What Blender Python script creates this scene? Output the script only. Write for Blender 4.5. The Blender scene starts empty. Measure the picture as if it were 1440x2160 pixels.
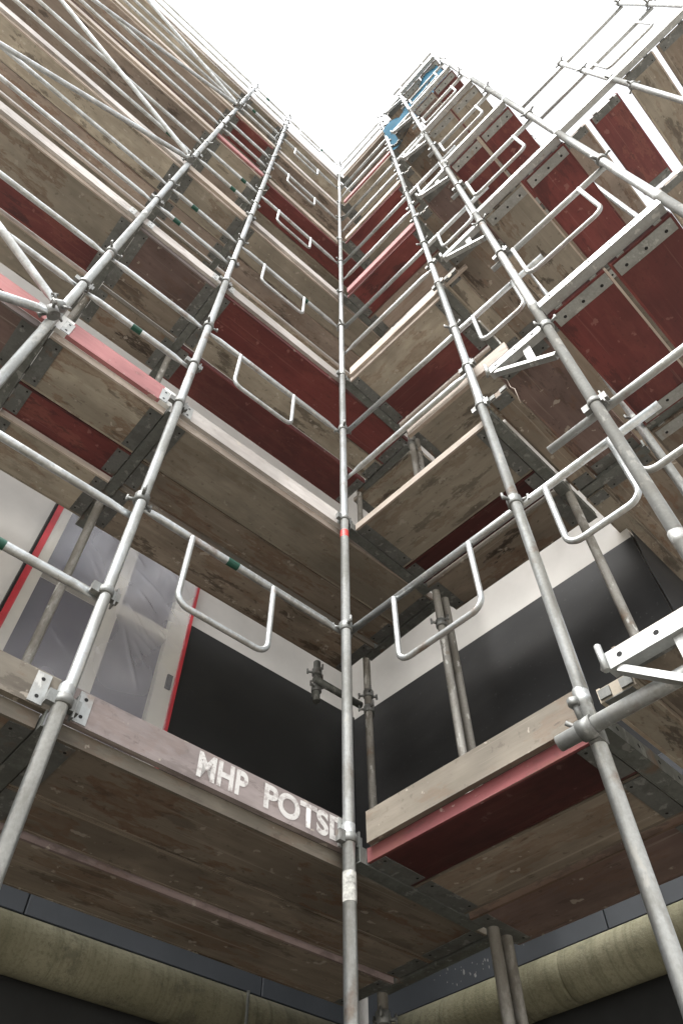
import bpy, bmesh, math, random
from mathutils import Vector, Matrix
random.seed(7)
SC = bpy.context.scene
COL = SC.collection
H = 1.6                                   # eye height above the ground
# ------------------------------------------------------------------ camera
PITCH, ROLL = 0.9522, -0.0095
cp, sp = math.cos(PITCH), math.sin(PITCH)
fw = Vector((0, cp, sp)); up0 = Vector((0, -sp, cp)); rt0 = Vector((1, 0, 0))
cr, sr = math.cos(ROLL), math.sin(ROLL)
rt = cr * rt0 + sr * up0; upv = -sr * rt0 + cr * up0
cam = bpy.data.cameras.new('camera')
cam.sensor_fit = 'VERTICAL'; cam.sensor_height = 36.0; cam.lens = 1533.5 / 2160 * 36
cam.clip_start = 0.05; cam.clip_end = 1000
camo = bpy.data.objects.new('camera', cam); COL.objects.link(camo)
m = Matrix((rt, upv, -fw)).transposed().to_4x4(); m.translation = (0, 0, H)
camo.matrix_world = m
SC.camera = camo
# ------------------------------------------------------------------ sky, sun, exposure
SUN_EL, SUN_AZ = math.radians(58), math.radians(215)
w = bpy.data.worlds.new('World'); SC.world = w; w.use_nodes = True
nt = w.node_tree; nt.nodes.clear()
sky = nt.nodes.new('ShaderNodeTexSky'); sky.sky_type = 'NISHITA'; sky.sun_disc = False
sky.sun_elevation = SUN_EL; sky.sun_rotation = SUN_AZ
sky.air_density = 1.0; sky.dust_density = 6.0; sky.ozone_density = 1.0
hsv = nt.nodes.new('ShaderNodeHueSaturation'); hsv.inputs['Saturation'].default_value = 0.13
bg = nt.nodes.new('ShaderNodeBackground'); bg.inputs['Strength'].default_value = 0.15
wo = nt.nodes.new('ShaderNodeOutputWorld')
nt.links.new(sky.outputs[0], hsv.inputs['Color']); nt.links.new(hsv.outputs[0], bg.inputs['Color'])
nt.links.new(bg.outputs[0], wo.inputs['Surface'])
sl = bpy.data.lights.new('sun', 'SUN'); sl.energy = 0.9; sl.angle = math.radians(25); sl.color = (1, .97, .93)
so = bpy.data.objects.new('sun', sl); COL.objects.link(so)
sd = Vector((math.sin(SUN_AZ) * math.cos(SUN_EL), math.cos(SUN_AZ) * math.cos(SUN_EL), math.sin(SUN_EL)))
so.rotation_euler = sd.to_track_quat('Z', 'Y').to_euler(); so.location = (0, -5, 30)
SC.view_settings.view_transform = 'Standard'; SC.view_settings.look = 'None'
SC.view_settings.exposure = 1.55; SC.view_settings.gamma = 1.0; SC.view_settings.use_curve_mapping = False

# ------------------------------------------------------------------ materials
def newmat(name):
    m = bpy.data.materials.new(name); m.use_nodes = True
    n = m.node_tree; b = n.nodes['Principled BSDF']
    return m, n, b
def N(n, t, **kw):
    x = n.nodes.new(t)
    for k, v in kw.items():
        if k in x.inputs: x.inputs[k].default_value = v
        else: setattr(x, k, v)
    return x
def ramp(n, src, stops):
    r = n.nodes.new('ShaderNodeValToRGB'); e = r.color_ramp.elements
    while len(e) < len(stops): e.new(0.5)
    for i, (p, c) in enumerate(stops):
        e[i].position = p; e[i].color = (c, c, c, 1) if not isinstance(c, tuple) else (*c, 1)
    n.links.new(src, r.inputs[0]); return r
def coords(n, scale=(1, 1, 1)):
    """object coordinates shifted by the object's own random number, so that copies differ"""
    tc = n.nodes.new('ShaderNodeTexCoord'); oi = n.nodes.new('ShaderNodeObjectInfo')
    mul = N(n, 'ShaderNodeVectorMath', operation='SCALE'); mul.inputs[0].default_value = (37, 53, 71)
    n.links.new(oi.outputs['Random'], mul.inputs['Scale'])
    add = N(n, 'ShaderNodeVectorMath', operation='ADD')
    n.links.new(tc.outputs['Object'], add.inputs[0]); n.links.new(mul.outputs[0], add.inputs[1])
    mp = n.nodes.new('ShaderNodeMapping'); mp.inputs['Scale'].default_value = scale
    n.links.new(add.outputs[0], mp.inputs[0])
    return add.outputs[0], mp.outputs[0], oi
def mix(n, fac, a, b, mode='MIX'):
    x = n.nodes.new('ShaderNodeMix'); x.data_type = 'RGBA'; x.blend_type = mode
    for s, v in ((0, fac), (6, a), (7, b)):
        if isinstance(v, (int, float)): x.inputs[s].default_value = v
        elif isinstance(v, tuple): x.inputs[s].default_value = (*v, 1)
        else: n.links.new(v, x.inputs[s])
    return x.outputs[2]
def bump(n, b, src, strength, dist=0.01):
    bp = N(n, 'ShaderNodeBump', Strength=strength, Distance=dist)
    n.links.new(src, bp.inputs['Height']); n.links.new(bp.outputs[0], b.inputs['Normal'])
def noise(n, vec, scale, detail=6, rough=.6):
    x = N(n, 'ShaderNodeTexNoise', Scale=scale, Detail=detail, Roughness=rough)
    n.links.new(vec, x.inputs['Vector']); return x.outputs['Fac']

def wood(name, c1, c2, stain=(.035, .024, .016), rust=(.135, .066, .032), st=.45, rs=.3, rough=.75, grain=.5, varied=.3, speck=(.42, .38, .32)):
    m, n, b = newmat(name)
    v, vs, oi = coords(n, (1.0, 9.0, 9.0))
    g = noise(n, vs, 3.0, 8, .65)
    big = noise(n, v, 1.3, 4, .6)
    base = mix(n, ramp(n, g, [(.3, 0), (.7, 1)]).outputs[0], c1, c2)
    def own(k, lo, hi):
        q = N(n, 'ShaderNodeMath', operation='MULTIPLY'); q.inputs[1].default_value = k; n.links.new(oi.outputs['Random'], q.inputs[0])
        fr = N(n, 'ShaderNodeMath', operation='FRACT'); n.links.new(q.outputs[0], fr.inputs[0])
        r_ = N(n, 'ShaderNodeMapRange'); r_.inputs['To Min'].default_value = lo; r_.inputs['To Max'].default_value = hi
        n.links.new(fr.outputs[0], r_.inputs['Value']); return r_.outputs[0]
    def times(x, y):
        q = N(n, 'ShaderNodeMath', operation='MULTIPLY'); n.links.new(x, q.inputs[0]); n.links.new(y, q.inputs[1]); return q.outputs[0]
    # pale bloom and damp clouds
    _, vp, _ = coords(n, (.8, 2.0, 2.0))
    pb = noise(n, vp, 3.1, 6, .62)
    base = mix(n, times(ramp(n, pb, [(.50, 0), (.66, .5)]).outputs[0], own(7.9, .1, 1.6)), base, tuple(min(1, x * 1.35) for x in c2))
    base = mix(n, ramp(n, big, [(.44, 0), (.60, grain)]).outputs[0], base, tuple(x * .5 for x in c1))
    # brown-orange water marks
    _, vr, _ = coords(n, (.9, 2.4, 2.4))
    rn = noise(n, vr, 2.6, 7, .66)
    base = mix(n, times(ramp(n, rn, [(.53, 0), (.57, rs), (.63, rs * .35), (.72, rs)]).outputs[0], own(13.7, .1, 1.7)), base, rust)
    # dark blotches with ragged edges, strung out along the grain
    _, v2, _ = coords(n, (1.1, 3.4, 3.4))
    sn = noise(n, v2, 2.3, 12, .70)
    base = mix(n, times(ramp(n, sn, [(.555, 0), (.585, st), (.70, min(.95, st * 1.5))]).outputs[0], own(29.3, .0, 1.35)), base, stain)
    fs = noise(n, v, 26, 5, .6)
    base = mix(n, ramp(n, fs, [(.62, 0), (.68, st * .7)]).outputs[0], base, stain)
    # pale mortar splashes and scuffs
    pn = noise(n, v, 17, 3, .5)
    base = mix(n, ramp(n, pn, [(.67, 0), (.70, .55)]).outputs[0], base, speck)
    _, vg, _ = coords(n, (.5, 30, 30))
    sc = noise(n, vg, 2.0, 3, .5)
    base = mix(n, ramp(n, sc, [(.64, 0), (.70, .28)]).outputs[0], base, speck)
    h = N(n, 'ShaderNodeHueSaturation')
    mr = N(n, 'ShaderNodeMapRange'); mr.inputs['To Min'].default_value = 1 - varied; mr.inputs['To Max'].default_value = 1 + varied
    n.links.new(oi.outputs['Random'], mr.inputs['Value']); n.links.new(mr.outputs[0], h.inputs['Value'])
    n.links.new(base, h.inputs['Color']); n.links.new(h.outputs[0], b.inputs['Base Color'])
    b.inputs['Roughness'].default_value = rough
    bump(n, b, g, .25, .004)
    return m
def galv(name, c=(.60, .63, .635), metal=.72, rough=.36, dirt=(.26, .25, .215), amt=.6, splash=.55):
    m, n, b = newmat(name)
    v, vs, oi = coords(n, (1, 1, .35))
    a = noise(n, vs, 9, 8, .7); s = noise(n, v, 85, 3, .6)
    base = mix(n, ramp(n, s, [(.35, 0), (.65, .55)]).outputs[0], c, tuple(x * .72 for x in c))
    base = mix(n, ramp(n, a, [(.47, 0), (.56, amt * .7), (.72, amt)]).outputs[0], base, dirt)
    lo = noise(n, v, 2.2, 3, .5)
    base = mix(n, ramp(n, lo, [(.40, 0), (.62, .35)]).outputs[0], base, tuple(x * .62 for x in c))
    p = noise(n, vs, 22, 5, .6)
    base = mix(n, ramp(n, p, [(.60, 0), (.64, splash)]).outputs[0], base, (.66, .66, .63))
    r2 = noise(n, v, 5, 5, .6)
    base = mix(n, ramp(n, r2, [(.62, 0), (.70, .5)]).outputs[0], base, (.20, .10, .045))
    n.links.new(base, b.inputs['Base Color'])
    b.inputs['Metallic'].default_value = metal
    rr = ramp(n, a, [(.3, rough - .1), (.7, rough + .2)]); n.links.new(rr.outputs[0], b.inputs['Roughness'])
    bump(n, b, a, .5, .004)
    return m
def plain(name, c, rough=.6, metal=0, var=.15, scale=8, bumps=.1):
    m, n, b = newmat(name)
    v, vs, oi = coords(n)
    g = noise(n, v, scale, 6, .6)
    base = mix(n, ramp(n, g, [(.3, 0), (.7, 1)]).outputs[0], tuple(x * (1 - var) for x in c), tuple(min(1, x * (1 + var)) for x in c))
    n.links.new(base, b.inputs['Base Color']); b.inputs['Roughness'].default_value = rough; b.inputs['Metallic'].default_value = metal
    bump(n, b, g, bumps, .004)
    return m
M = {}
M['brown'] = wood('stained_plywood', (.165, .134, .102), (.235, .196, .153), st=.6, rs=.45)
M['beige'] = wood('weathered_plywood', (.255, .222, .172), (.335, .297, .235), st=.5, rs=.35)
M['tan'] = wood('pinkish_tan_plywood', (.235, .185, .15), (.305, .25, .205), st=.5, rs=.35)
M['mauve'] = wood('purple_brown_plywood', (.135, .088, .077), (.185, .128, .112), st=.55)
M['red'] = wood('red_faced_plywood', (.105, .021, .019), (.150, .034, .030), stain=(.038, .011, .011), rust=(.19, .062, .045), st=.5, rs=.4, rough=.5, varied=.22, speck=(.25, .12, .10))
M['maroon'] = wood('dark_maroon_plywood', (.048, .013, .012), (.072, .019, .017), stain=(.02, .008, .008), rust=(.09, .035, .025), st=.5, rs=.3, rough=.55, varied=.1, speck=(.14, .08, .07))  # the red plywood again, with deep shade worked into its colour
M['edge_red'] = wood('red_painted_edge', (.135, .034, .036), (.19, .055, .055), st=.3)
M['toe_wood'] = wood('grey_toe_wood', (.145, .126, .098), (.215, .19, .152), st=.4, rs=.2, varied=.15)
M['toe_mauve'] = wood('mauve_toe_wood', (.19, .16, .153), (.265, .228, .219), st=.35, rs=.2, varied=.1)
M['toe_white'] = wood('whitewashed_toe_wood', (.42, .39, .365), (.55, .52, .49), st=.22, rs=.2, varied=.1)  # very pale wood tone, used above the lowest level of the left wing
M['toe_pink'] = wood('pink_toe_wood', (.40, .15, .155), (.48, .215, .21), st=.2, rs=.1, varied=.12)
M['toe_cream'] = wood('cream_toe_wood', (.40, .335, .275), (.52, .45, .385), st=.22, rs=.2, varied=.12)
M['edge_strip'] = wood('pinkish_strip', (.22, .165, .155), (.30, .235, .22), st=.3)
M['edge_orange'] = wood('orange_brown_strip', (.20, .125, .085), (.28, .19, .14), st=.3)
M['galv'] = galv('galvanised_tube')
M['galv_pale'] = galv('pale_galvanised_tube', (.46, .475, .465), .5, .45, (.33, .315, .28), .55, .6)
M['galv_dark'] = galv('weathered_transom_steel', (.17, .18, .165), .35, .6, (.08, .08, .07), .6, .2)
M['plate'] = galv('deck_end_plate', (.17, .175, .165), .35, .6, (.09, .09, .08), .6, .2)
M['claw'] = galv('deck_claw_steel', (.36, .37, .35), .35, .55, (.18, .18, .16), .5, .3)
M['olddirty'] = galv('mortar_splashed_tube', (.36, .35, .32), .3, .6, (.14, .125, .10), .85, .75)
M['iron'] = galv('coupler_iron', (.27, .28, .27), .5, .5, (.10, .09, .08), .6, .2)
M['hole'] = plain('dark_hole', (.012, .012, .012), .9, 0, .1)
M['plaster'] = plain('pale_render', (.53, .515, .485), .9, 0, .13, 1.6, .15)
M['black_sheet'] = plain('black_plastic_sheet', (.006, .0065, .006), .5, 0, .3, 2.5, .3)
M['grey_sheet'] = plain('dark_grey_sheet', (.013, .0135, .014), .5, 0, .3, 2.5, .3)
def dusty(mname, c, dust):
    m = M[mname]; n = m.node_tree; b = n.nodes['Principled BSDF']
    v, vs, oi = coords(n, (1, 1, 2.2)); g = noise(n, vs, 1.4, 7, .62); g2 = noise(n, v, 38, 4, .6)
    src = b.inputs['Base Color'].links[0].from_socket
    x = mix(n, ramp(n, g, [(.45, 0), (.70, .6)]).outputs[0], src, dust)
    x = mix(n, ramp(n, g2, [(.66, 0), (.72, .35)]).outputs[0], x, tuple(min(1, q * 3) for q in dust))
    n.links.new(x, b.inputs['Base Color']); b.inputs['Roughness'].default_value = .62
dusty('grey_sheet', 0, (.034, .034, .033)); dusty('black_sheet', 0, (.014, .014, .013))
M['slate'] = plain('slate_fascia', (.040, .045, .051), .5, 0, .12, 6, .1)
M['basewall'] = plain('dark_base_wall', (.018, .019, .019), .8, 0, .3, 5, .3)
M['white'] = plain('white_paint', (.75, .75, .73), .5, 0, .05)
M['frame'] = plain('cream_window_frame', (.55, .53, .46), .45, 0, .06)
M['tape'] = plain('red_tape', (.45, .035, .045), .45, 0, .2)
M['redmark'] = plain('red_paint_mark', (.62, .06, .05), .5, 0, .15)
M['green'] = plain('green_sticker', (.008, .07, .045), .45, 0, .2)
def mk_letter():
    m, n, b = newmat('worn_stencil_paint')
    v, vs, oi = coords(n, (1, 8, 8)); g = noise(n, v, 45, 6, .7); g2 = noise(n, vs, 8, 4, .6)
    base = mix(n, ramp(n, g, [(.36, .75), (.50, 0)]).outputs[0], (.60, .59, .57), (.26, .22, .21))
    base = mix(n, ramp(n, g2, [(.55, 0), (.68, .6)]).outputs[0], base, (.33, .29, .28))
    n.links.new(base, b.inputs['Base Color']); b.inputs['Roughness'].default_value = .85
    return m
M['letter'] = mk_letter()
M['blue'] = plain('blue_tarpaulin', (.022, .095, .15), .95, 0, .2, 3, .5)
M['blue'].node_tree.nodes['Principled BSDF'].inputs['Specular IOR Level'].default_value = .1
M['orange'] = plain('orange_plastic', (.75, .28, .03), .4)
def mk_glass():
    m, n, b = newmat('dark_window_glass')
    b.inputs['Base Color'].default_value = (.06, .06, .085, 1); b.inputs['Roughness'].default_value = .08
    b.inputs['Specular IOR Level'].default_value = .8
    return m
M['glass'] = mk_glass()
def mk_film():
    m, n, b = newmat('clear_masking_film')
    v, vs, oi = coords(n, (5, 1, .8))
    g = noise(n, v, 1.6, 2, .4); w1 = noise(n, vs, 4.0, 5, .6)
    b.inputs['Base Color'].default_value = (.74, .74, .78, 1)
    b.inputs['Roughness'].default_value = .14; b.inputs['Specular IOR Level'].default_value = .9
    al = ramp(n, g, [(.38, .16), (.68, .50)]); n.links.new(al.outputs[0], b.inputs['Alpha'])
    bump(n, b, w1, .25, .02)
    return m
M['film'] = mk_film()
def mk_pipe():
    m, n, b = newmat('olive_pipe_jacket')
    v, vs, oi = coords(n, (.6, 8, 8))
    g = noise(n, v, 70, 4, .7); s = noise(n, v, 3, 5, .6)
    base = mix(n, ramp(n, s, [(.35, 0), (.65, 1)]).outputs[0], (.165, .157, .098), (.245, .234, .158))
    base = mix(n, ramp(n, g, [(.5, 0), (.7, .5)]).outputs[0], base, (.085, .08, .045))
    _, vk, _ = coords(n, (26, 1.2, 1.2)); dr = noise(n, vk, 2.0, 4, .6)
    base = mix(n, ramp(n, dr, [(.50, 0), (.68, .55)]).outputs[0], base, (.10, .095, .055))
    _, vk2, _ = coords(n, (2.5, 2.5, 2.5)); d2 = noise(n, vk2, 2.5, 8, .7)
    base = mix(n, ramp(n, d2, [(.55, 0), (.62, .5)]).outputs[0], base, (.07, .066, .045))
    n.links.new(base, b.inputs['Base Color']); b.inputs['Roughness'].default_value = .8
    bump(n, b, g, .6, .006); return m
M['pipe'] = mk_pipe()
def mk_ground():
    m, n, b = newmat('pale_gravel')
    tc = n.nodes.new('ShaderNodeTexCoord'); g = noise(n, tc.outputs['Object'], 3, 8, .7)
    base = mix(n, g, (.28, .265, .24), (.44, .415, .375)); n.links.new(base, b.inputs['Base Color'])
    b.inputs['Roughness'].default_value = .95; bump(n, b, g, .5, .02); return m
M['ground'] = mk_ground()

# ------------------------------------------------------------------ frames of reference
YAW, ANG = .7253, 1.6251
CX = Vector((.0158, 2.534, H))
A_ROT = YAW                                # local x runs towards the inner corner, y towards the wall
B_ROT = YAW + ANG - math.pi                # local x runs away from the inner corner
def wing(kind, s, n, z):
    """s metres along the wing from the corner pole, n metres towards the wall, z above the eye"""
    if kind == 'A': ex, ey, s = Vector((math.cos(A_ROT), math.sin(A_ROT), 0)), Vector((-math.sin(A_ROT), math.cos(A_ROT), 0)), -s
    else: ex, ey = Vector((math.cos(B_ROT), math.sin(B_ROT), 0)), Vector((-math.sin(B_ROT), math.cos(B_ROT), 0))
    return CX + ex * s + ey * n + Vector((0, 0, z))
ROT = {'A': A_ROT, 'B': B_ROT, 'R': B_ROT + math.pi / 2}

# ------------------------------------------------------------------ mesh helpers
def box(bm, x0, x1, y0, y1, z0, z1, mi=0):
    v = [bm.verts.new((x, y, z)) for x in (x0, x1) for y in (y0, y1) for z in (z0, z1)]
    for q in ((0, 1, 3, 2), (4, 6, 7, 5), (0, 4, 5, 1), (2, 3, 7, 6), (0, 2, 6, 4), (1, 5, 7, 3)):
        f = bm.faces.new([v[i] for i in q]); f.material_index = mi
def sweep(bm, pts, r, sides=10, mi=0, flat=None, caps=True):
    """round tube along a polyline; flat = (length, factor) presses both ends"""
    pts = [Vector(p) for p in pts]; rings = []
    t0 = (pts[1] - pts[0]).normalized()
    ref = Vector((0, 0, 1)) if abs(t0.z) < .9 else Vector((1, 0, 0))
    u = t0.cross(ref).normalized()
    for i, p in enumerate(pts):
        if i == 0: t = t0
        elif i == len(pts) - 1: t = (p - pts[i - 1]).normalized()
        else: t = ((p - pts[i - 1]).normalized() + (pts[i + 1] - p).normalized()).normalized()
        u = (u - t * u.dot(t)).normalized(); v = t.cross(u)
        rr = r[i] if isinstance(r, (list, tuple)) else r
        ru, rv = (rr if isinstance(rr, tuple) else (rr, rr))
        rings.append([bm.verts.new(p + u * (ru * math.cos(2 * math.pi * k / sides)) + v * (rv * math.sin(2 * math.pi * k / sides))) for k in range(sides)])
    for a, b in zip(rings, rings[1:]):
        for k in range(sides):
            f = bm.faces.new((a[k], a[(k + 1) % sides], b[(k + 1) % sides], b[k])); f.smooth = True; f.material_index = mi
    if caps:
        f = bm.faces.new(list(reversed(rings[0]))); f.material_index = mi
        f = bm.faces.new(rings[-1]); f.material_index = mi
def arc(c, r, a0, a1, n, e1, e2):
    return [Vector(c) + Vector(e1) * (r * math.cos(a0 + (a1 - a0) * i / n)) + Vector(e2) * (r * math.sin(a0 + (a1 - a0) * i / n)) for i in range(n + 1)]
CACHE = {}
def mesh(key, build, mats, bevel=0):
    k = (key, tuple(mats))
    if k in CACHE: return CACHE[k]
    bm = bmesh.new(); build(bm)
    bmesh.ops.recalc_face_normals(bm, faces=bm.faces[:])
    if bevel: bmesh.ops.bevel(bm, geom=bm.edges[:], offset=bevel, segments=1, affect='EDGES')
    me = bpy.data.meshes.new(str(key[0] if isinstance(key, tuple) else key)); bm.to_mesh(me); bm.free()
    for x in mats: me.materials.append(M[x])
    CACHE[k] = me; return me
def link(name, data, parent=None, loc=(0, 0, 0), rz=0, rot=None):
    o = bpy.data.objects.new(name, data); COL.objects.link(o)
    if parent: o.parent = parent
    o.location = loc; o.rotation_euler = rot or (0, 0, rz)
    return o
LABELS = set()
def thing(name, label, cat, loc, rz=0, group=None, data=None, rot=None):
    o = link(name, data, None, loc, rz, rot); o['label'] = label; o['category'] = cat
    if group: o['group'] = group
    n = len(label.split())
    if label in LABELS or not 4 <= n <= 16: print('LABEL?', n, label)
    LABELS.add(label)
    return o
LV = ['lowest', 'second', 'third', 'fourth', 'fifth', 'sixth', 'topmost']
NL = 7

# ------------------------------------------------------------------ ground
def gb(bm):
    v = [bm.verts.new(p) for p in ((-150, -150, 0), (150, -150, 0), (150, 150, 0), (-150, 150, 0))]; bm.faces.new(v)
g = link('ground', mesh('ground', gb, ['ground'])); g['kind'] = 'structure'
M['soil'] = plain('dark_soil', (.11, .098, .08), .95, 0, .4, 3, .6)  # unseen dark ground patch, added to cut bounce light on the deck undersides
def cutterb(bm):
    r = random.Random(2); vs = []
    for i in range(40):
        a = 2 * math.pi * i / 40; d = 6.0 + r.uniform(-.5, .5); vs.append(bm.verts.new((d * math.cos(a), 2 + d * math.sin(a), .004)))
    bm.faces.new(vs)
sg = link('soil_strip', mesh('soil_strip', cutterb, ['soil'])); sg['kind'] = 'structure'

# ------------------------------------------------------------------ building behind the scaffold
NF = 1.25
MC = 1.184                                  # the wall corner lies this far beyond the corner pole on both wings
def PW(k, s, n, z=0): p = wing(k, s, n, 0); return Vector((p.x, p.y, z))
corner = (PW('A', -MC, NF) + PW('B', -MC, NF)) / 2
foot = [PW('A', 7.5, NF), corner, PW('B', 1.13, NF), PW('B', 1.13, 9.0), PW('A', 7.5, 11.0)]
def wall_prism(bm, pts, z0, z1):
    lo = [bm.verts.new((p.x, p.y, z0)) for p in pts]; hi = [bm.verts.new((p.x, p.y, z1)) for p in pts]
    n = len(pts)
    for i in range(n): bm.faces.new((lo[i], lo[(i + 1) % n], hi[(i + 1) % n], hi[i]))
    bm.faces.new(hi); bm.faces.new(list(reversed(lo)))
bld = thing('building', 'pale rendered building corner with masked openings behind the scaffolding', 'building', (0, 0, 0))
link('wall', mesh('wall', lambda bm: wall_prism(bm, foot, 0, H + 13.0), ['plaster']), bld)
def on_wall(kind, name, s0, s1, z0, z1, n0, n1, mat, parent, bev=0):
    """flat block on a wing's wall from s0 to s1, z0 to z1, standing n0..n1 proud of the wall"""
    x0, x1 = (-s1, -s0) if kind == 'A' else (s0, s1)
    me = mesh((name, kind, s0, s1, z0, z1, n1), lambda bm: box(bm, x0, x1, NF - n1, NF - n0, z0, z1), [mat], bev)
    return link(name, me, parent, CX, ROT[kind]) if parent is bld else link(name, me, parent)
# dark base course and slate fascia panels with open joints
for kind, a0, a1 in (('A', -1.15, 7.0), ('B', -1.15, 1.12)):
    on_wall(kind, 'base_course', a0, a1, -H + .01, 1.445, -.02, .03, 'basewall', bld)
    edges = [-1.14, -.53, .668, 1.87, 3.07, 4.27, 5.5] if kind == 'A' else [-1.10, .30, 1.12]
    for e0, e1 in zip(edges, edges[1:]):
        p = on_wall(kind, 'fascia_panel', e0 + .003, e1 - .003, 1.45, 2.05, -.02, .035, 'slate', bld, .003)
        if kind == 'B' or e0 not in (-.53, .668): continue
        def scr(bm, e0=e0, e1=e1, kind=kind):
            for s in ((e0 + .03) if e0 > 0 else (e1 - .03),):
                for z in (1.535, 1.98):
                    x = -s if kind == 'A' else s
                    box(bm, x - .003, x + .003, NF - .038, NF - .03, z - .003, z + .003)
        link('screws', mesh(('screws', kind, e0), scr, ['white']), p)
# return wall's base
on_wall('B', 'base_course', 1.10, 1.16, -H + .01, 1.445, -7.5, .028, 'basewall', bld)
# window of the left wing: frame, sashes, panes, red masking tape, film
win = on_wall('A', 'window', .27, 1.285, 2.1, 3.95, -.02, .012, 'frame', bld)
def pane(s0, s1, z0, z1):
    on_wall('A', 'pane', s0, s1, z0, z1, .008, .0145, 'glass', win)
for z0, z1 in ((2.2, 3.14), (3.23, 3.87)):
    pane(.39, .715, z0, z1); pane(.80, 1.20, z0, z1)
def bars(bm):
    for (s0, s1, z0, z1) in ((.27, .385, 2.1, 3.95), (.72, .795, 2.1, 3.95), (1.205, 1.285, 2.1, 3.95)):
        box(bm, -s1, -s0, NF - .055, NF - .0125, z0, z1)
    for (s0, s1) in ((.385, .72), (.795, 1.205)):
        for z0, z1 in ((2.1, 2.19), (3.145, 3.225), (3.88, 3.95)):
            box(bm, -s1 + .001, -s0 - .001, NF - .050, NF - .0125, z0, z1)
link('sash_bars', mesh('sash_bars', bars, ['frame']), win)
on_wall('A', 'tape_strip', .247, .274, 2.0, 3.98, 0, .062, 'tape', bld)
on_wall('A', 'tape_strip', 1.265, 1.300, 2.0, 3.98, 0, .062, 'tape', bld)
on_wall('A', 'dark_seam', 1.301, 1.314, 2.0, 3.98, 0, .05, 'hole', bld)
on_wall('A', 'latch_patch', .29, .325, 2.80, 2.90, .05, .066, 'hole', bld)
rng = random.Random(3)
CR = []
for q in range(26):
    x0, z0 = rng.uniform(-1.27, -.3), rng.uniform(2.9, 3.95); a = rng.uniform(-1.15, -.45)
    CR.append((x0, z0, math.cos(a), math.sin(a), rng.uniform(.12, .5), rng.uniform(.006, .014), rng.uniform(.004, .011)))
def filmb(bm):
    nx, nz = 120, 170; vs = []
    for i in range(nx + 1):
        row = []
        for j in range(nz + 1):
            x = -1.27 + (1.27 - .272) * i / nx; z = 2.02 + 1.93 * j / nz
            d = .007 * math.sin(5 * x + 4 * z) + .004 * math.sin(13 * x - 7 * z + 1.3)
            for (x0, z0, c, s_, L, wd, h) in CR:
                al = (x - x0) * c + (z - z0) * s_
                if 0 < al < L:
                    ac = -(x - x0) * s_ + (z - z0) * c
                    if abs(ac) < wd * 3: d += h * math.exp(-(ac / wd) ** 2) * math.sin(math.pi * al / L)
            row.append(bm.verts.new((x, NF - .075 - d, z)))
        vs.append(row)
    for i in range(nx):
        for j in range(nz):
            f = bm.faces.new((vs[i][j], vs[i + 1][j], vs[i + 1][j + 1], vs[i][j + 1])); f.smooth = True
fl = thing('masking_film', 'crinkled clear plastic film taped over the left window', 'plastic film', CX, A_ROT, None, mesh('film', filmb, ['film']))
def sheetb(x0, x1, z0, z1, n0, amp, seed):
    def f(bm):
        nx, nz = 30, 24; vs = []; r = random.Random(seed); ph = [r.uniform(0, 6) for _ in range(4)]
        for i in range(nx + 1):
            row = []
            for j in range(nz + 1):
                x = x0 + (x1 - x0) * i / nx; z = z0 + (z1 - z0) * j / nz
                d = amp * (math.sin(5 * x + 3 * z + ph[0]) + .6 * math.sin(11 * x - 7 * z + ph[1]) + .4 * math.sin(17 * z + 4 * x + ph[2]))
                e = min(1, min(z1 - z, z - z0) / .12)
                row.append(bm.verts.new((x, n0 - .018 - d * e, z)))
            vs.append(row)
        for i in range(nx):
            for j in range(nz):
                q = bm.faces.new((vs[i][j], vs[i + 1][j], vs[i + 1][j + 1], vs[i][j + 1])); q.smooth = True
    return f
thing('plastic_sheet', 'black plastic sheet masking the opening right of the left window', 'plastic sheet', CX, A_ROT, 'plastic sheets over wall openings',
      mesh('black_sheet', sheetb(-.244, MC - .008, 2.06, 3.40, NF, .006, 1), ['black_sheet']))
thing('plastic_sheet', 'dark grey plastic sheet masking the wide opening on the right wing', 'plastic sheet', CX, B_ROT, 'plastic sheets over wall openings',
      mesh('grey_sheet', sheetb(-MC + .012, 1.135, 2.06, 3.37, NF, .006, 2), ['grey_sheet']))
thing('plastic_sheet', 'dark grey plastic sheet on the side wall at the far right', 'plastic sheet', wing('B', 1.13 + NF, 1.235, 0), B_ROT + math.pi / 2, 'plastic sheets over wall openings',
      mesh('side_sheet', sheetb(0, 3.0, 2.06, 3.44, NF, .006, 4), ['grey_sheet']))
# insulated pipes along the base
def pipeb(L, seams):
    def f(bm):
        pts, rr = [], []
        xs = sorted([0, L] + [q for s in seams for q in (s - .05, s - .012, s + .012, s + .05, s - .006, s - .003, s + .003, s + .006)])
        for x in xs:
            pts.append((x, 0, 0)); rr.append(.093 if any(abs(x - s) < .004 for s in seams) else .098)
        sweep(bm, pts, rr, 28)
    return f
pc = wing('A', -MC + .12, 1.135, 1.30)
thing('pipe', 'thick olive jacketed pipe along the base of the left wing', 'pipe', wing('A', 6.0, 1.135, 1.30), A_ROT, 'jacketed pipes along the base', mesh('pipe_a', pipeb(6.0 + MC - .10, [1.6, 3.2, 4.8]), ['pipe']))
thing('pipe', 'thick olive jacketed pipe along the base of the right wing', 'pipe', wing('B', -MC + .11, 1.135, 1.30), B_ROT, 'jacketed pipes along the base', mesh('pipe_b', pipeb(2.25, [.98, 1.20]), ['pipe']))

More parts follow.
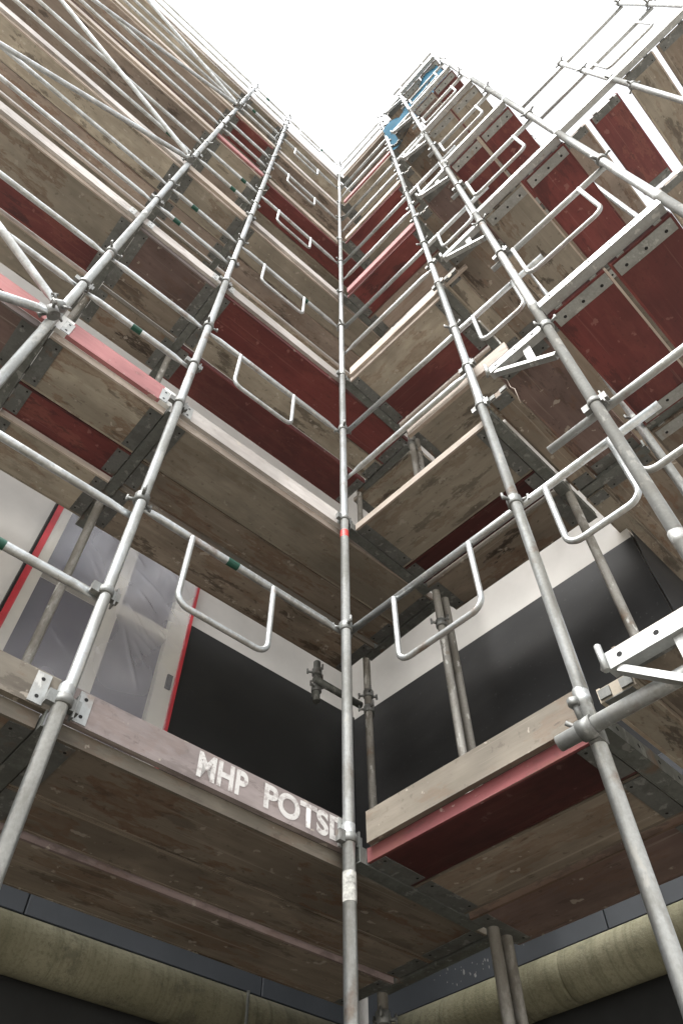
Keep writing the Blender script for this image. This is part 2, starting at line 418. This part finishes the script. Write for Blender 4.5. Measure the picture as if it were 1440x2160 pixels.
# ------------------------------------------------------------------ scaffold poles
def coupler_mesh():
    def f(bm):
        sweep(bm, [(0, 0, -.026), (0, 0, -.022), (0, 0, .022), (0, 0, .026)], [.030, .034, .034, .030], 12)
        for a in (.4, 2.5, 4.4):
            c, s = math.cos(a), math.sin(a)
            p = Vector((c * .03, s * .03, 0)); q = Vector((c * .062, s * .062, .004))
            sweep(bm, [p, q], .0085, 6)
            sweep(bm, [q + Vector((0, 0, -.018)), q + Vector((0, 0, .022))], .0065, 6)
    return mesh('coupler', f, ['iron'])
def wedge_mesh():
    def f(bm):
        sweep(bm, [(0, 0, -.016), (0, 0, .016)], .031, 12)
        box(bm, .024, .055, -.012, .012, -.022, .022); box(bm, -.055, -.024, -.012, .012, -.022, .022)
        box(bm, .036, .042, -.016, .016, -.045, .040)
    return mesh('wedge', f, ['iron'])
def tube_mesh(L, joints, mat):
    def f(bm):
        pts, rr = [(0, 0, 0)], [.0242]; r = random.Random(int(L * 1000) + len(joints)); jx = jy = 0
        for z in joints:
            nx, ny = r.uniform(-.0035, .0035), r.uniform(-.0035, .0035)
            pts += [(jx, jy, z - .060), (jx, jy, z - .059), (jx, jy, z - .003), (jx, jy, z), (nx, ny, z + .003)]; jx, jy = nx, ny
            rr += [.0242, .0262, .0262, .0225, .0242]
        pts.append((jx, jy, L)); rr.append(.0242)
        sweep(bm, pts, rr, 18)
    return mesh(('tube', round(L, 3), tuple(round(j, 3) for j in joints)), f, [mat])
def pole(kind, s, n, ztop, label, rails=(), mat='galv', joint=.10, group='scaffold poles', zbase=-H, wedges=()):
    base = wing(kind, s, n, zbase)
    o = thing('scaffold_pole', label, 'scaffold pole', base, ROT[kind], group)
    L = ztop - zbase
    joints = [z - zbase for z in [1.44 + joint + 2 * k for k in range(-1, 7)] if z > zbase + .1 and z < ztop - .2]
    link('tube', tube_mesh(L, joints, mat), o)
    for i, z in enumerate(rails):
        if z < ztop: link('coupler', coupler_mesh(), o, (0, 0, z - zbase), (i * 1.7) % 6.28)
    for i, z in enumerate(wedges):
        if z < ztop: link('wedge_clamp', wedge_mesh(), o, (0, 0, z - zbase), 0 if kind == 'A' else 0)
    return o
ZR, ZD = 2.58, 1.44
L1, L2, L3, AE = 1.167, 1.89, 4.46, -.84
R1 = 1.041
toprails = [ZR + 2 * k for k in range(NL)]
midrails = [ZD + .54 + 2 * k for k in range(NL)]
decks = [ZD + 2 * k for k in range(NL)]
TOP = ZR + 12 + .12
cpole = pole('A', 0, 0, TOP + .15, 'central galvanised pole at the inner corner of both scaffold wings', toprails, wedges=[d + .04 for d in decks])
def ring(parent, z0, z1, r, mat, name):
    link(name, mesh((name, round(z1 - z0, 3)), lambda bm: sweep(bm, [(0, 0, 0), (0, 0, z1 - z0)], r, 18, caps=False), [mat]), parent, (0, 0, z0))
ring(cpole, H + 3.30, H + 3.36, .0252, 'redmark', 'red_mark')
M['paper'] = plain('torn_paper_sticker', (.42, .42, .39), .9, 0, .45, 55)
ring(cpole, H + 1.25, H + 1.355, .0252, 'paper', 'paper_sticker')
pole('A', L1, 0, TOP + .10, 'galvanised front pole of the left wing, first left of the central pole', toprails, wedges=[z for z in midrails] + [d + .04 for d in decks], mat='galv')
pole('A', L2, 0, TOP + .25, 'galvanised front pole of the left wing, second left of the central pole', toprails, wedges=midrails, mat='galv')
pole('A', L3, 0, TOP + .20, 'front pole at the outer end of the left wing', toprails, mat='galv')
pole('A', AE, 0, 13.6, 'mortar splashed inner pole paired with another behind the right wing rail', (3.5, 5.5), mat='olddirty')
pole('A', AE, .73, 13.6, 'dirty inner pole deep in the wall corner behind the central pole', (2.98, 3.10, 1.30), mat='olddirty')
pole('A', L1, .74, 13.6, 'dirty inner pole in front of the film covered window', (), mat='olddirty')
pole('A', L2, .74, 13.6, 'dirty inner pole left of the film covered window', (), mat='olddirty')
pole('A', L3, .74, 13.6, 'dirty inner pole at the outer end of the left wing', (), mat='olddirty')
pole('B', .05, .745, 13.6, 'splashed inner pole left of its twin behind the right wing rail', (1.02, 3.1, 5.2), mat='olddirty')
pole('B', R1, 0, TOP + .1, 'galvanised front pole of the right wing, first right of the central pole', toprails, wedges=[z for z in midrails[1:]] + [d + .04 for d in decks[1:]], mat='galv')
pole('B', 1.055, .745, 13.6, 'dirty inner pole before the dark sheet on the right wing', (), mat='olddirty')
RN = -.115; R2, R3 = 1.551, 2.308; RN2 = .86; RN3 = 3.43
ZT = 3.66                                   # transom height of the end scaffold's second level
rt_levels = [ZT + 2 * (k - 1) for k in range(NL)]
rrails = [z + (1.05 if z > 3 else .97) for z in rt_levels]
TOPR = 13.9
pole('B', R2, RN, TOPR, 'pale near pole carrying small brackets, second right of the central pole', [z - .2 for z in rt_levels], mat='galv_pale', joint=.34, wedges=rrails)
pole('B', R3, RN, TOPR, 'pale pole crossing the upper right, outer pole of the end scaffold', rrails, mat='galv_pale', joint=.34)
pole('B', R2, RN2, 13.4, 'inner pole of the end scaffold in its second frame', [z + .1 for z in rt_levels], mat='galv', joint=.34)
pole('B', R3 + .10, RN2, 13.4, 'outer pole of the end scaffold in its second frame', [z + .1 for z in rt_levels], mat='galv', joint=.34)
pole('B', R2, RN3, 13.4, 'inner pole of the end scaffold in its third frame', (), mat='galv', joint=.34)
pole('B', R3 + .10, RN3, 13.4, 'outer pole of the end scaffold in its third frame', (), mat='galv', joint=.34)
R4S, R5S, R4N, ZE = 3.10, 3.88, .456, 7.66
pole('B', R4S, R4N, ZE + 2.05, 'pale pole near the top right edge under open guard rails', (ZE - .5, ZE + .1, ZE + 1.05, ZE + 1.95), mat='galv_pale', joint=.34)
pole('B', R5S, R4N, ZE + 2.05, 'outermost pale pole in the top right corner', (ZE + 1.05, ZE + 1.95), mat='galv_pale', joint=.34)

# ------------------------------------------------------------------ deck boards
def end_plate_mesh(wd, claw):
    def f(bm):
        w0 = wd / 2 - .014
        if claw: box(bm, .012, .085, -w0, w0, -.004, -.0002, 0)
        else: box(bm, 0, .075, -w0, w0, -.003, -.0002, 0)
        for y in ((-wd * .32, 0, wd * .32) if claw else (-wd * .36, wd * .36)):
            c = Vector((.055, y, -.0048 if claw else -.0038)); rad = .009 if claw else .006
            vs = [bm.verts.new(c + Vector((rad * math.cos(k * math.pi / 4), rad * math.sin(k * math.pi / 4), 0))) for k in range(8)]
            q = bm.faces.new(vs); q.material_index = 1
        for y in (-wd * .3, wd * .3):
            box(bm, -.008, -.0005, y - .02, y + .02, .006, .04, 0)
    return mesh(('end_plate', wd, claw), f, ['claw' if claw else 'plate', 'hole'])
def deck_mesh(L, wd, mat, edge):
    def f(bm):
        box(bm, -L / 2, L / 2, -wd / 2 + .012, wd / 2 - .012, .0, .048, 0)
    return mesh(('panel', round(L, 3), wd), f, [mat])
def side_mesh(L, wd, mat):
    def f(bm):
        box(bm, -L / 2, L / 2, -.012, 0.0, -.0015, .052, 0)
    return mesh(('side_rail', round(L, 3)), f, [mat])
EDGE = {'brown': 'toe_wood', 'beige': 'toe_cream', 'mauve': 'toe_mauve', 'tan': 'toe_cream', 'red': 'edge_red', 'maroon': 'edge_red'}
CW = {'brown': 'stained brown', 'beige': 'weathered beige', 'mauve': 'purple brown', 'tan': 'pinkish tan', 'red': 'dark red', 'maroon': 'dark maroon'}
def deck(rotkind, centre, L, wd, col, label, edge=None, front=True, claw=False):
    o = thing('deck_board', label, 'deck board', centre, ROT[rotkind], 'scaffold deck boards')
    link('panel', deck_mesh(L, wd, col, None), o)
    e = edge or EDGE[col]
    link('side_rail', side_mesh(L, wd, e if front else col), o, (0, -wd / 2 + .012, 0))
    link('side_rail', side_mesh(L, wd, col), o, (0, wd / 2 - .012, 0), math.pi)
    ep = end_plate_mesh(wd, claw)
    link('end_plate', ep, o, (-L / 2, 0, -.0005)); link('end_plate', ep, o, (L / 2, 0, -.0005), math.pi)
    return o
NAMES = ('front', 'middle', 'wall-side')
def rows(b1=.375, b2=.585, b3=.93): return [(NAMES[0], .055, b1 - .055), (NAMES[1], b1, b2 - b1), (NAMES[2], b2 + .018, b3 - b2 - .018)]
BSPLIT = {0: (.30, .605, .94), 1: (.475, .66, .96), 2: (.375, .62, 1.22), 3: (.375, .62, 1.22)}
ACOL = {'c': ['brown brown brown', 'beige brown brown', 'red beige red', 'beige tan beige', 'red beige brown', 'tan beige brown', 'beige beige beige'],
        'n': ['brown brown brown', 'beige red beige', 'mauve brown brown', 'beige tan brown', 'beige tan beige', 'red tan beige', 'beige beige beige'],
        'f': ['brown brown brown', 'mauve beige brown', 'beige red beige', 'beige tan beige', 'tan tan brown', 'tan mauve beige', 'beige beige beige']}
BCOL = ['maroon brown mauve', 'beige maroon brown', 'beige red beige', 'red tan beige', 'red beige brown', 'beige tan brown', 'tan brown mauve']  # lowest-level reds swapped for darker colours that stand in for shade
for k in range(NL):
    z = 1.402 + 2 * k
    for bay, s0, s1, txt in (('c', AE + .045, L1 - .035, 'corner bay of left wing'), ('n', L1 + .035, L2 - .035, 'narrow bay of left wing'), ('f', L2 + .035, L3 - .035, 'long outer bay of left wing')):
        cols = ACOL[bay][k].split()
        for (rn, n0, wd), col in zip(rows(), cols):
            dz = -.012 if rn == 'wall-side' else 0
            c = wing('A', (s0 + s1) / 2, n0 + wd / 2, z + dz)
            deck('A', c, s1 - s0, wd - .006, col, f'{CW[col]} deck board, {rn} row, {txt}, {LV[k]} level', 'edge_strip' if (k == 0 and rn == 'wall-side') else None, rn != 'middle')
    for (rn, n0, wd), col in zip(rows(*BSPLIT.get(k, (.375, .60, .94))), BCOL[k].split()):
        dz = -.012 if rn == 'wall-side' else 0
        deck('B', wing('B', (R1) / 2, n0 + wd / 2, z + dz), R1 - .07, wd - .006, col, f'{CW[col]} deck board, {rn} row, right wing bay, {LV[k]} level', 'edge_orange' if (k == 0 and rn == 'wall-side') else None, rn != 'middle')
for k in range(2, NL):
    fc = 'beige' if k % 2 == 0 else 'brown'
    deck('B', wing('B', -.395, 1.05, 1.39 + 2 * k), .76, .30, fc, f'short {CW[fc]} infill deck board in the wall corner, {LV[k]} level', None, False)
RCOL = [('brown', 'brown', 'brown', 'mauve'), ('red', 'red', 'mauve', 'brown'), ('beige', 'red', 'brown', 'beige'), ('red', 'red', 'mauve', 'brown'),
        ('beige', 'beige', 'brown', 'brown'), ('mauve', 'red', 'brown', 'mauve'), ('brown', 'mauve', 'brown', 'beige')]
for k in range(NL):
    zt = rt_levels[k]
    for bay, n0, n1, txt in ((0, RN + .035, RN2 - .03, 'first bay'), (1, RN2 + .03, RN3 - .03, 'long second bay')):
        for j, (sc, rn) in enumerate(((R2 + .20, 'inner'), (R2 + .565, 'outer'))):
            col = RCOL[k][j] if bay == 0 else RCOL[(k + 3) % NL][3 - j]
            deck('R', wing('B', sc, (n0 + n1) / 2, zt - .05), n1 - n0 - .006, .345, col, f'{CW[col]} {rn} deck board, {txt} of end scaffold, {LV[k]} level', 'toe_cream' if rn == 'inner' else None, rn == 'inner', True)
        col = RCOL[k][2] if bay == 0 else 'brown'
        deck('R', wing('B', 1.36, (n0 + n1) / 2, 1.50 + 2 * k), n1 - n0 - .006, .30, col, f'{CW[col]} bracket deck board, {txt} of end scaffold, {LV[k]} level', None, False)
        fc = ('beige', 'brown')[(k + bay) % 2] if k != 1 else ('brown', 'beige')[bay]
        deck('R', wing('B', 1.145, (max(n0, .0) + n1) / 2, 1.47 + 2 * k), n1 - max(n0, .0) - .03, .125, fc, f'narrow {CW[fc]} filler plank, {txt} of end scaffold, {LV[k]} level', None, False)
# platform in the top right corner
for j, (sc, col, n0, n1) in enumerate(((2.55, 'tan', .55, 2.2), (2.90, 'red', .55, 1.50), (3.0, 'brown', 1.56, 2.6), (3.30, 'beige', .50, 2.9), (3.65, 'brown', .50, 2.9))):
    deck('R', wing('B', sc, (n0 + n1) / 2, ZE - .05), n1 - n0, .30, col, f'{CW[col]} deck board, {["first", "second", "third", "fourth", "fifth"][j]} from the left on the top right platform')

# ------------------------------------------------------------------ transoms
def transom_mesh(L, mat, holes=True):
    def f(bm):
        box(bm, 0, L, -.030, -.025, -.03, .03); box(bm, 0, L, .025, .030, -.03, .03); box(bm, .0005, L - .0005, -.0245, .0245, -.030, -.025)
        if holes:
            nh = int(L / .12)
            for i in range(nh):
                x = .07 + i * .12
                for y in (-.0306, .0306):
                    vs = [bm.verts.new((x + .008 * math.cos(a * math.pi / 4), y, .008 * math.sin(a * math.pi / 4))) for a in range(8)]
                    q = bm.faces.new(vs); q.material_index = 1
        for x in (.02, L * .33, L * .66, L - .02):
            sweep(bm, [(x, 0, -.024), (x, 0, .05)], .009, 8)
    return mesh(('transom', round(L, 3), holes), f, [mat, 'hole'])
def transom(kind, s, n, z, along, L, label, mat='galv_dark'):
    rz = ROT[kind] + (math.pi / 2 if along == 'n' else 0)
    return thing('transom', label, 'transom', wing(kind, s, n, z), rz, 'scaffold transoms', transom_mesh(L, mat))
for k in range(NL):
    z = 1.425 + 2 * k
    for s, txt in ((AE, 'in the wall corner'), (L1, 'at the first pole left of the centre'), (L2, 'at the second pole left of the centre'), (L3, 'at the outer end of left wing')):
        transom('A', s, .026, z, 'n', .97 if s != AE else .69, f'grey steel transom {txt}, {LV[k]} level')
    transom('B', .0, .026, z, 'n', .70, f'grey steel transom behind the central pole, {LV[k]} level')
    transom('B', R1, .026, z, 'n', .97, f'grey steel transom at the first pole right of the centre, {LV[k]} level')
    transom('B', R2 + .026, RN, rt_levels[k], 's', R3 - R2 - .052, f'perforated pale transom across the front of the end scaffold, {LV[k]} level', 'galv_pale')
    transom('B', 1.09, RN2, 1.50 + 2 * k, 's', R2 - 1.09 - .03, f'short grey transom beside the side wall of the end scaffold, {LV[k]} level', 'galv_dark')
    transom('B', R2 + .026, RN2, rt_levels[k], 's', R3 - R2 + .05, f'grey transom across the second frame of the end scaffold, {LV[k]} level', 'galv_dark')
transom('B', 2.35, R4N, ZE, 's', R5S - 2.35 + .1, 'long pale transom under the top right platform', 'galv_pale')

# ------------------------------------------------------------------ guard rails
def rail_mesh(L, r, mat, wob=True):
    def f(bm):
        pts = [(0, 0, 0), (.05, 0, 0), (.11, 0, .0)]
        rr = [(r * .45, r * 1.15), (r * .45, r * 1.15), (r, r)]
        pts += [(L - .11, 0, 0), (L - .05, 0, 0), (L, 0, 0)]; rr += [(r, r), (r * .45, r * 1.15), (r * .45, r * 1.15)]
        sweep(bm, pts, rr, 12)
    return mesh(('rail', round(L, 3), r), f, [mat])
def plain_tube(L, r, mat): return mesh(('ptube', round(L, 3), r), lambda bm: sweep(bm, [(0, 0, 0), (L, 0, 0)], r, 14), [mat])
def hanger_mesh(wd, dp, mat):
    def f(bm):
        R = .06
        pts = [Vector((0, 0, .0)), Vector((0, 0, -dp + R))] + arc((R, 0, -dp + R), R, math.pi, 1.5 * math.pi, 6, (1, 0, 0), (0, 0, 1))[1:] + \
              arc((wd - R, 0, -dp + R), R, 1.5 * math.pi, 2 * math.pi, 6, (1, 0, 0), (0, 0, 1)) + [Vector((wd, 0, 0))]
        sweep(bm, pts, .0135, 10)
    return mesh(('hanger', round(wd, 3), round(dp, 3)), f, [mat])
def rail(kind, s0, s1, n, z, label, mat='galv', hang=None, r=.0185, group='guard rails', sticker=None, dp=.42, tube=False):
    """rail from s0 to s1; hang = [(sA, sB), ...] places of the U bars"""
    x = s0 if kind == 'B' else s1
    o = thing('guard_rail', label, 'guard rail', wing(kind, x, n, z), ROT[kind], group)
    L = abs(s1 - s0)
    link('rail_tube', plain_tube(L, r, mat) if tube else rail_mesh(L, r, mat), o)
    for h in hang or ():
        off = (h[0] - s0) if kind == 'B' else (s1 - h[1])
        link('hanger_bar', hanger_mesh(h[1] - h[0], dp, mat), o, (off, -.012, -.006))
    if sticker:
        off = (sticker - s0) if kind == 'B' else (s1 - sticker)
        me = mesh(('sticker', r), lambda bm: sweep(bm, [(-.03, 0, 0), (.03, 0, 0)], r + .0009, 14, caps=False), ['green'])
        link('sticker', me, o, (off, 0, 0))
    return o
rg = random.Random(11)
for k in range(NL):
    st = lambda p, q: rg.uniform(p, q) if rg.random() < .3 else None
    rail('A', .0, L1, .035, toprails[k], f'guard rail with U-shaped hanger, corner bay of left wing, {LV[k]} level', hang=[(.43, .885)], sticker=.66 if k == 0 else st(.2, .9))
    for zz, nm in ((toprails[k], 'top'), (midrails[k], 'middle')):
        if not (k == 0 and nm == 'top' and False):
            rail('A', L1, L2, .035, zz - (.09 if k == 0 and nm == 'top' else 0), f'{nm} guard rail, narrow bay of left wing, {LV[k]} level', sticker=1.57 if (k == 0 and nm == 'middle') else st(L1 + .2, L2 - .2))
        rail('A', L2, L3, .035, zz, f'{nm} guard rail, long outer bay of left wing, {LV[k]} level', sticker=st(L2 + .3, L2 + .6))
    if k < NL - 1:
        rail('B', .0, 1.73, .035, toprails[k], f'guard rail with two U-shaped hangers, right wing, {LV[k]} level', hang=[(.30, .76), (1.18, 1.50)] if k in (0,) else [(1.18, 1.50)], tube=True, sticker=None, dp=.41)
    else:
        rail('B', .0, R1, .035, toprails[k], f'top guard rail, right wing, {LV[k]} level')
    if k:
        rail('B', .0, R1, .035, midrails[k], f'middle guard rail, right wing, {LV[k]} level', sticker=st(.3, .8))
    # end scaffold: rails between its two front poles
    rail('B', 1.29 if k == 0 else R2 - .1, R3 + .02, RN + .045, rrails[k], f'guard rail with U-shaped hanger, front of end scaffold, {LV[k]} level', mat='galv_pale', hang=[(1.62, 2.12) if k else (1.555, 2.12)], dp=.5, tube=True, sticker=None)
    pass
# open rails in the top right corner
for zz, nm, hg in ((ZE + 1.95, 'highest open rail', None), (ZE + 1.02, 'open rail with U-shaped hanger', [(3.2, 3.7)])):
    rail('B', 2.5, R5S, R4N + .045, zz, f'{nm} above the top right platform', mat='galv_pale', hang=hg, dp=.5, tube=True)

# ------------------------------------------------------------------ toe boards
def toe_mesh(L, mat, ends=None):
    def f(bm):
        if ends:
            box(bm, 0, .07, -.0125, .0125, 0, .15, 1); box(bm, L - .07, L, -.0125, .0125, 0, .15, 1); box(bm, .07, L - .07, -.0125, .0125, 0, .15, 0)
        else: box(bm, 0, L, -.0125, .0125, 0, .125)
    return mesh(('board', round(L, 3), bool(ends)), f, [mat] + ([ends] if ends else []), 0)
def toe_bracket():
    def f(bm):
        box(bm, -.024, .024, -.0035, 0, .004, .118, 0)
        for z in (.028, .094):
            vs = [bm.verts.new((.007 * math.cos(a * math.pi / 4), -.0042, z + .007 * math.sin(a * math.pi / 4))) for a in range(8)]
            q = bm.faces.new(vs); q.material_index = 1
    return mesh('end_bracket', f, ['galv_pale', 'hole'], 0)
def toe(kind, s0, s1, n, z, mat, label, ends=None, brackets=True):
    x = s0 if kind == 'B' else s1
    o = thing('toe_board', label, 'toe board', wing(kind, x, n, z), ROT[kind], 'toe boards')
    L = s1 - s0
    link('board', toe_mesh(L, mat, ends), o)
    if brackets:
        link('end_bracket', toe_bracket(), o, (.055, -.013, 0)); link('end_bracket', toe_bracket(), o, (L - .055, -.013, 0))
    return o
TC = {'toe_mauve': 'greyish mauve', 'toe_white': 'whitewashed', 'toe_pink': 'pink painted', 'toe_cream': 'pale cream', 'toe_wood': 'grey wooden'}
TA = {'c': ['toe_mauve', 'toe_white', 'toe_white', 'toe_white', 'toe_cream', 'toe_white', 'toe_white'],
      'n': ['toe_wood', 'toe_pink', 'toe_white', 'toe_cream', 'toe_pink', 'toe_cream', 'toe_white'],
      'f': ['toe_wood', 'toe_pink', 'toe_white', 'toe_white', 'toe_cream', 'toe_cream', 'toe_white']}
TB = ['toe_wood', 'toe_cream', 'toe_cream', 'toe_pink', 'toe_cream', 'toe_pink', 'toe_cream']
for k in range(NL):
    z = 1.4546 + 2 * k
    for bay, s0, s1, txt in (('c', -.05, L1 - .02, 'corner bay of left wing'), ('n', L1 + .02, L2 - .02, 'narrow bay of left wing'), ('f', L2 + .02, L3 - .02, 'long outer bay of left wing')):
        mt = TA[bay][k]
        lab = f'{TC[mt]} toe board, {txt}, {LV[k]} level'
        if bay == 'c' and k == 0: lab = 'mauve toe board with white stencilled lettering left of the central pole'
        o = toe('A', s0, s1, .044, z, mt, lab, 'white' if (bay == 'n' and k == 1) else None, brackets=k < 3)
        if bay == 'c' and k == 0:
            toe0, toe0L = o, s1 - s0
    mt = TB[k]
    if k == 1:
        toe('B', .50, 1.28, .078, 3.93, 'toe_cream', 'pale cream board fixed at knee height behind the middle rail of the right wing', brackets=False)
        continue
    toe('B', .06, R1 - .03 if k == 0 else (1.28 if k == 2 else R1), .044, z, mt, f'{TC[mt]} toe board, right wing, {LV[k]} level', brackets=False)
# lettering
def lettering(txt, x0, x1, z0, z1, parent):
    cu = bpy.data.curves.new('text', 'FONT'); cu.body = txt; cu.size = 1; cu.offset = .036; cu.space_character = 1.02
    to = bpy.data.objects.new('text', cu); COL.objects.link(to)
    dg = bpy.context.evaluated_depsgraph_get(); dg.update()
    me = bpy.data.meshes.new_from_object(to.evaluated_get(dg)); bpy.data.objects.remove(to)
    xs = [v.co.x for v in me.vertices]; ys = [v.co.y for v in me.vertices]
    ax, bx, ay, by = min(xs), max(xs), min(ys), max(ys)
    for v in me.vertices:
        v.co = Vector((x0 + (v.co.x - ax) / (bx - ax) * (x1 - x0), -.0138, z0 + (v.co.y - ay) / (by - ay) * (z1 - z0)))
    me.materials.clear(); me.materials.append(M['letter'])
    link('lettering', me, parent)
sx = lambda s: (L1 - .02) - s
lettering('MHP', sx(.655), sx(.445), .018, .116, toe0)
lettering('POTSD', sx(.372), sx(-.02), .018, .116, toe0)

# ------------------------------------------------------------------ diagonal braces
def brace(p, q, label, r=.0215):
    p, q = Vector(p), Vector(q); d = q - p
    o = thing('diagonal_brace', label, 'diagonal brace', p, 0, 'diagonal braces of the left wing', rot=d.to_track_quat('X', 'Z').to_euler())
    link('brace_tube', rail_mesh(d.length, r, 'galv'), o)
    for x in (.02, d.length - .02): link('brace_clamp', coupler_mesh(), o, (x, 0, 0), 0)
for k in range(NL - 1):
    sA, sB = (L2, L3) if k % 2 else (L3, L2)
    brace(wing('A', sA, -.05, ZD + 2 * k + .04), wing('A', sB, -.05, ZD + 2 * (k + 1) - .02), f'diagonal brace tube rising from {LV[k]} level, outer bay of left wing')

# ------------------------------------------------------------------ brackets on the near right pole
def arm_mesh(L):
    def f(bm):
        box(bm, 0, L, -.0225, .0225, -.03, .03)
        for x in (.05, .17, .28):
            vs = [bm.verts.new((x + .009 * math.cos(a * math.pi / 5), -.0232, .009 * math.sin(a * math.pi / 5))) for a in range(10)]
            q = bm.faces.new(vs); q.material_index = 1
    return mesh(('arm', L), f, ['galv_pale', 'hole'])
for k in range(NL):
    z = 1.462 + 2 * k; tip = R2 - .355
    o = thing('bracket', f'pale triangular bracket on the near right pole, {LV[k]} level', 'scaffold bracket', wing('B', tip, RN, z), B_ROT, 'brackets on the near right pole')
    link('arm', arm_mesh(.33), o)
    def st(bm): 
        p, q = Vector((.03, -.0, -.032)), Vector((.325, 0, -.30)); d = (q - p).normalized(); nn = Vector((0, 1, 0)); u = d.cross(nn)
        vs = []
        for pp in (p, q):
            for a, b in ((-1, -1), (1, -1), (1, 1), (-1, 1)): vs.append(bm.verts.new(pp + u * .011 * a + nn * .017 * b))
        for i in range(4): bm.faces.new((vs[i], vs[(i + 1) % 4], vs[4 + (i + 1) % 4], vs[4 + i]))
        bm.faces.new(vs[:4]); bm.faces.new(vs[4:])
    link('strut', mesh('strut', st, ['galv_pale']), o)
    link('gusset', mesh('gusset', lambda bm: box(bm, .2, .24, -.006, .006, -.215, -.0305), ['galv_pale']), o)
    def hook(bm):
        sweep(bm, [(.0, -.03, -.035), (.0, -.03, .06)], .011, 8); sweep(bm, [(-.02, -.0, .0), (.0, -.03, .0)], .008, 6)
    link('hook', mesh('hook', hook, ['galv_pale']), o)

# ------------------------------------------------------------------ tie tube clamped to the first right pole
o = thing('tie_tube', 'short horizontal tube clamped to the first right pole at the lowest level', 'scaffold tube', wing('B', .945, -.055, 1.36), B_ROT)
link('tube', plain_tube(.80, .0242, 'galv_pale'), o)
def clampb(bm):
    sweep(bm, [(.075, 0, 0), (.125, 0, 0)], .033, 12)
    box(bm, .08, .12, .02, .07, -.03, .03)
    sweep(bm, [(.10, -.02, .02), (.10, -.035, .075)], .011, 8); sweep(bm, [(.10, -.035, .062), (.10, -.038, .085)], .018, 6)
    sweep(bm, [(.07, .05, .03), (.03, .02, .07)], .008, 6)
link('clamp', mesh('tie_clamp', clampb, ['iron']), o)

# ------------------------------------------------------------------ fitting in the corner, paint flecks
o = thing('corner_fitting', 'dark short tube with couplers under the deck in the wall corner', 'scaffold fitting', wing('A', -.60, .96, 3.06), A_ROT)
link('tube', mesh('short_tube', lambda bm: sweep(bm, [(0, 0, 0), (0, 0, .33)], .0242, 14), ['galv_dark']), o)
link('cross_tube', mesh('cross_tube', lambda bm: sweep(bm, [(-.06, -.05, .12), (.34, -.05, .12)], .0242, 14), ['galv_dark']), o)
for zz in (.10, .24): link('coupler', coupler_mesh(), o, (0, 0, zz), zz * 9)
M['fleck'] = plain('dried_paint_fleck', (.22, .22, .21), .9, 0, .3, 30)
def flecks(bm):
    r = random.Random(9)
    for i in range(42):
        x = r.gauss(-.42, .16); z = r.gauss(1.53, .05)
        if not (-.8 < x < -.05 and 1.46 < z < 1.72): continue
        q = .0025 + .008 * r.random() ** 3; n = 5; a0 = r.random() * 6
        vs = [bm.verts.new((x + q * r.uniform(.5, 1.3) * math.cos(a0 + 2 * math.pi * k / n), NF - .0375, z + q * 1.5 * r.uniform(.5, 1.3) * math.sin(a0 + 2 * math.pi * k / n))) for k in range(n)]
        bm.faces.new(vs)
fk = link('paint_flecks', mesh('paint_flecks', flecks, ['fleck']), bld, CX, B_ROT); fk['kind'] = 'stuff'
# ------------------------------------------------------------------ blue tarpaulin at the top
def tarp(bm):
    nx, nz = 26, 18; vs = []; r = random.Random(5)
    for i in range(nx + 1):
        row = []
        for j in range(nz + 1):
            u, v = i / nx, j / nz
            x = 1.04 + 1.2 * u; zb = 11.25 + .75 * u; zt = 13.0 + .85 * u
            zz = zb + (zt - zb) * v + .02 * math.sin(9 * u) * (1 if j == 0 else 0)
            d = .03 * math.sin(7 * u + 5 * v) + .02 * math.sin(17 * u - 3 * v) + .008 * r.uniform(-1, 1)
            row.append(bm.verts.new((x, RN + .115 + d, zz)))
        vs.append(row)
    for i in range(nx):
        for j in range(nz):
            if (i // 3 + j // 4 * 2) % 7 == 3 and (j > 10 or i < 6) and r.random() < .5: continue
            f = bm.faces.new((vs[i][j], vs[i + 1][j], vs[i + 1][j + 1], vs[i][j + 1])); f.smooth = True
thing('tarpaulin', 'torn blue tarpaulin tied behind the guard rails at the top of the right scaffold', 'tarpaulin', CX, B_ROT, None, mesh('tarp', tarp, ['blue']))
# ------------------------------------------------------------------ odds and ends
def wire(bm):
    p = [(0, 0, 0), (.03, .01, -.05), (.035, .0, -.16), (.05, 0, -.2), (.045, .01, -.33)]
    sweep(bm, p, .0018, 5)
thing('tie_wire', 'thin bent wire dangling below the near right bracket', 'wire', wing('B', 1.22, RN + .03, 3.43), B_ROT, None, mesh('tie_wire', wire, ['toe_cream']))
def cable(bm): sweep(bm, [(0, 0, 0), (.004, 0, -.8), (0, .004, -2.9)], .007, 8)
thing('cable', 'thin cable hanging in the wall corner left of the central pole', 'cable', wing('A', -.30, .99, 1.35), 0, None, mesh('cable', cable, ['galv_dark']))
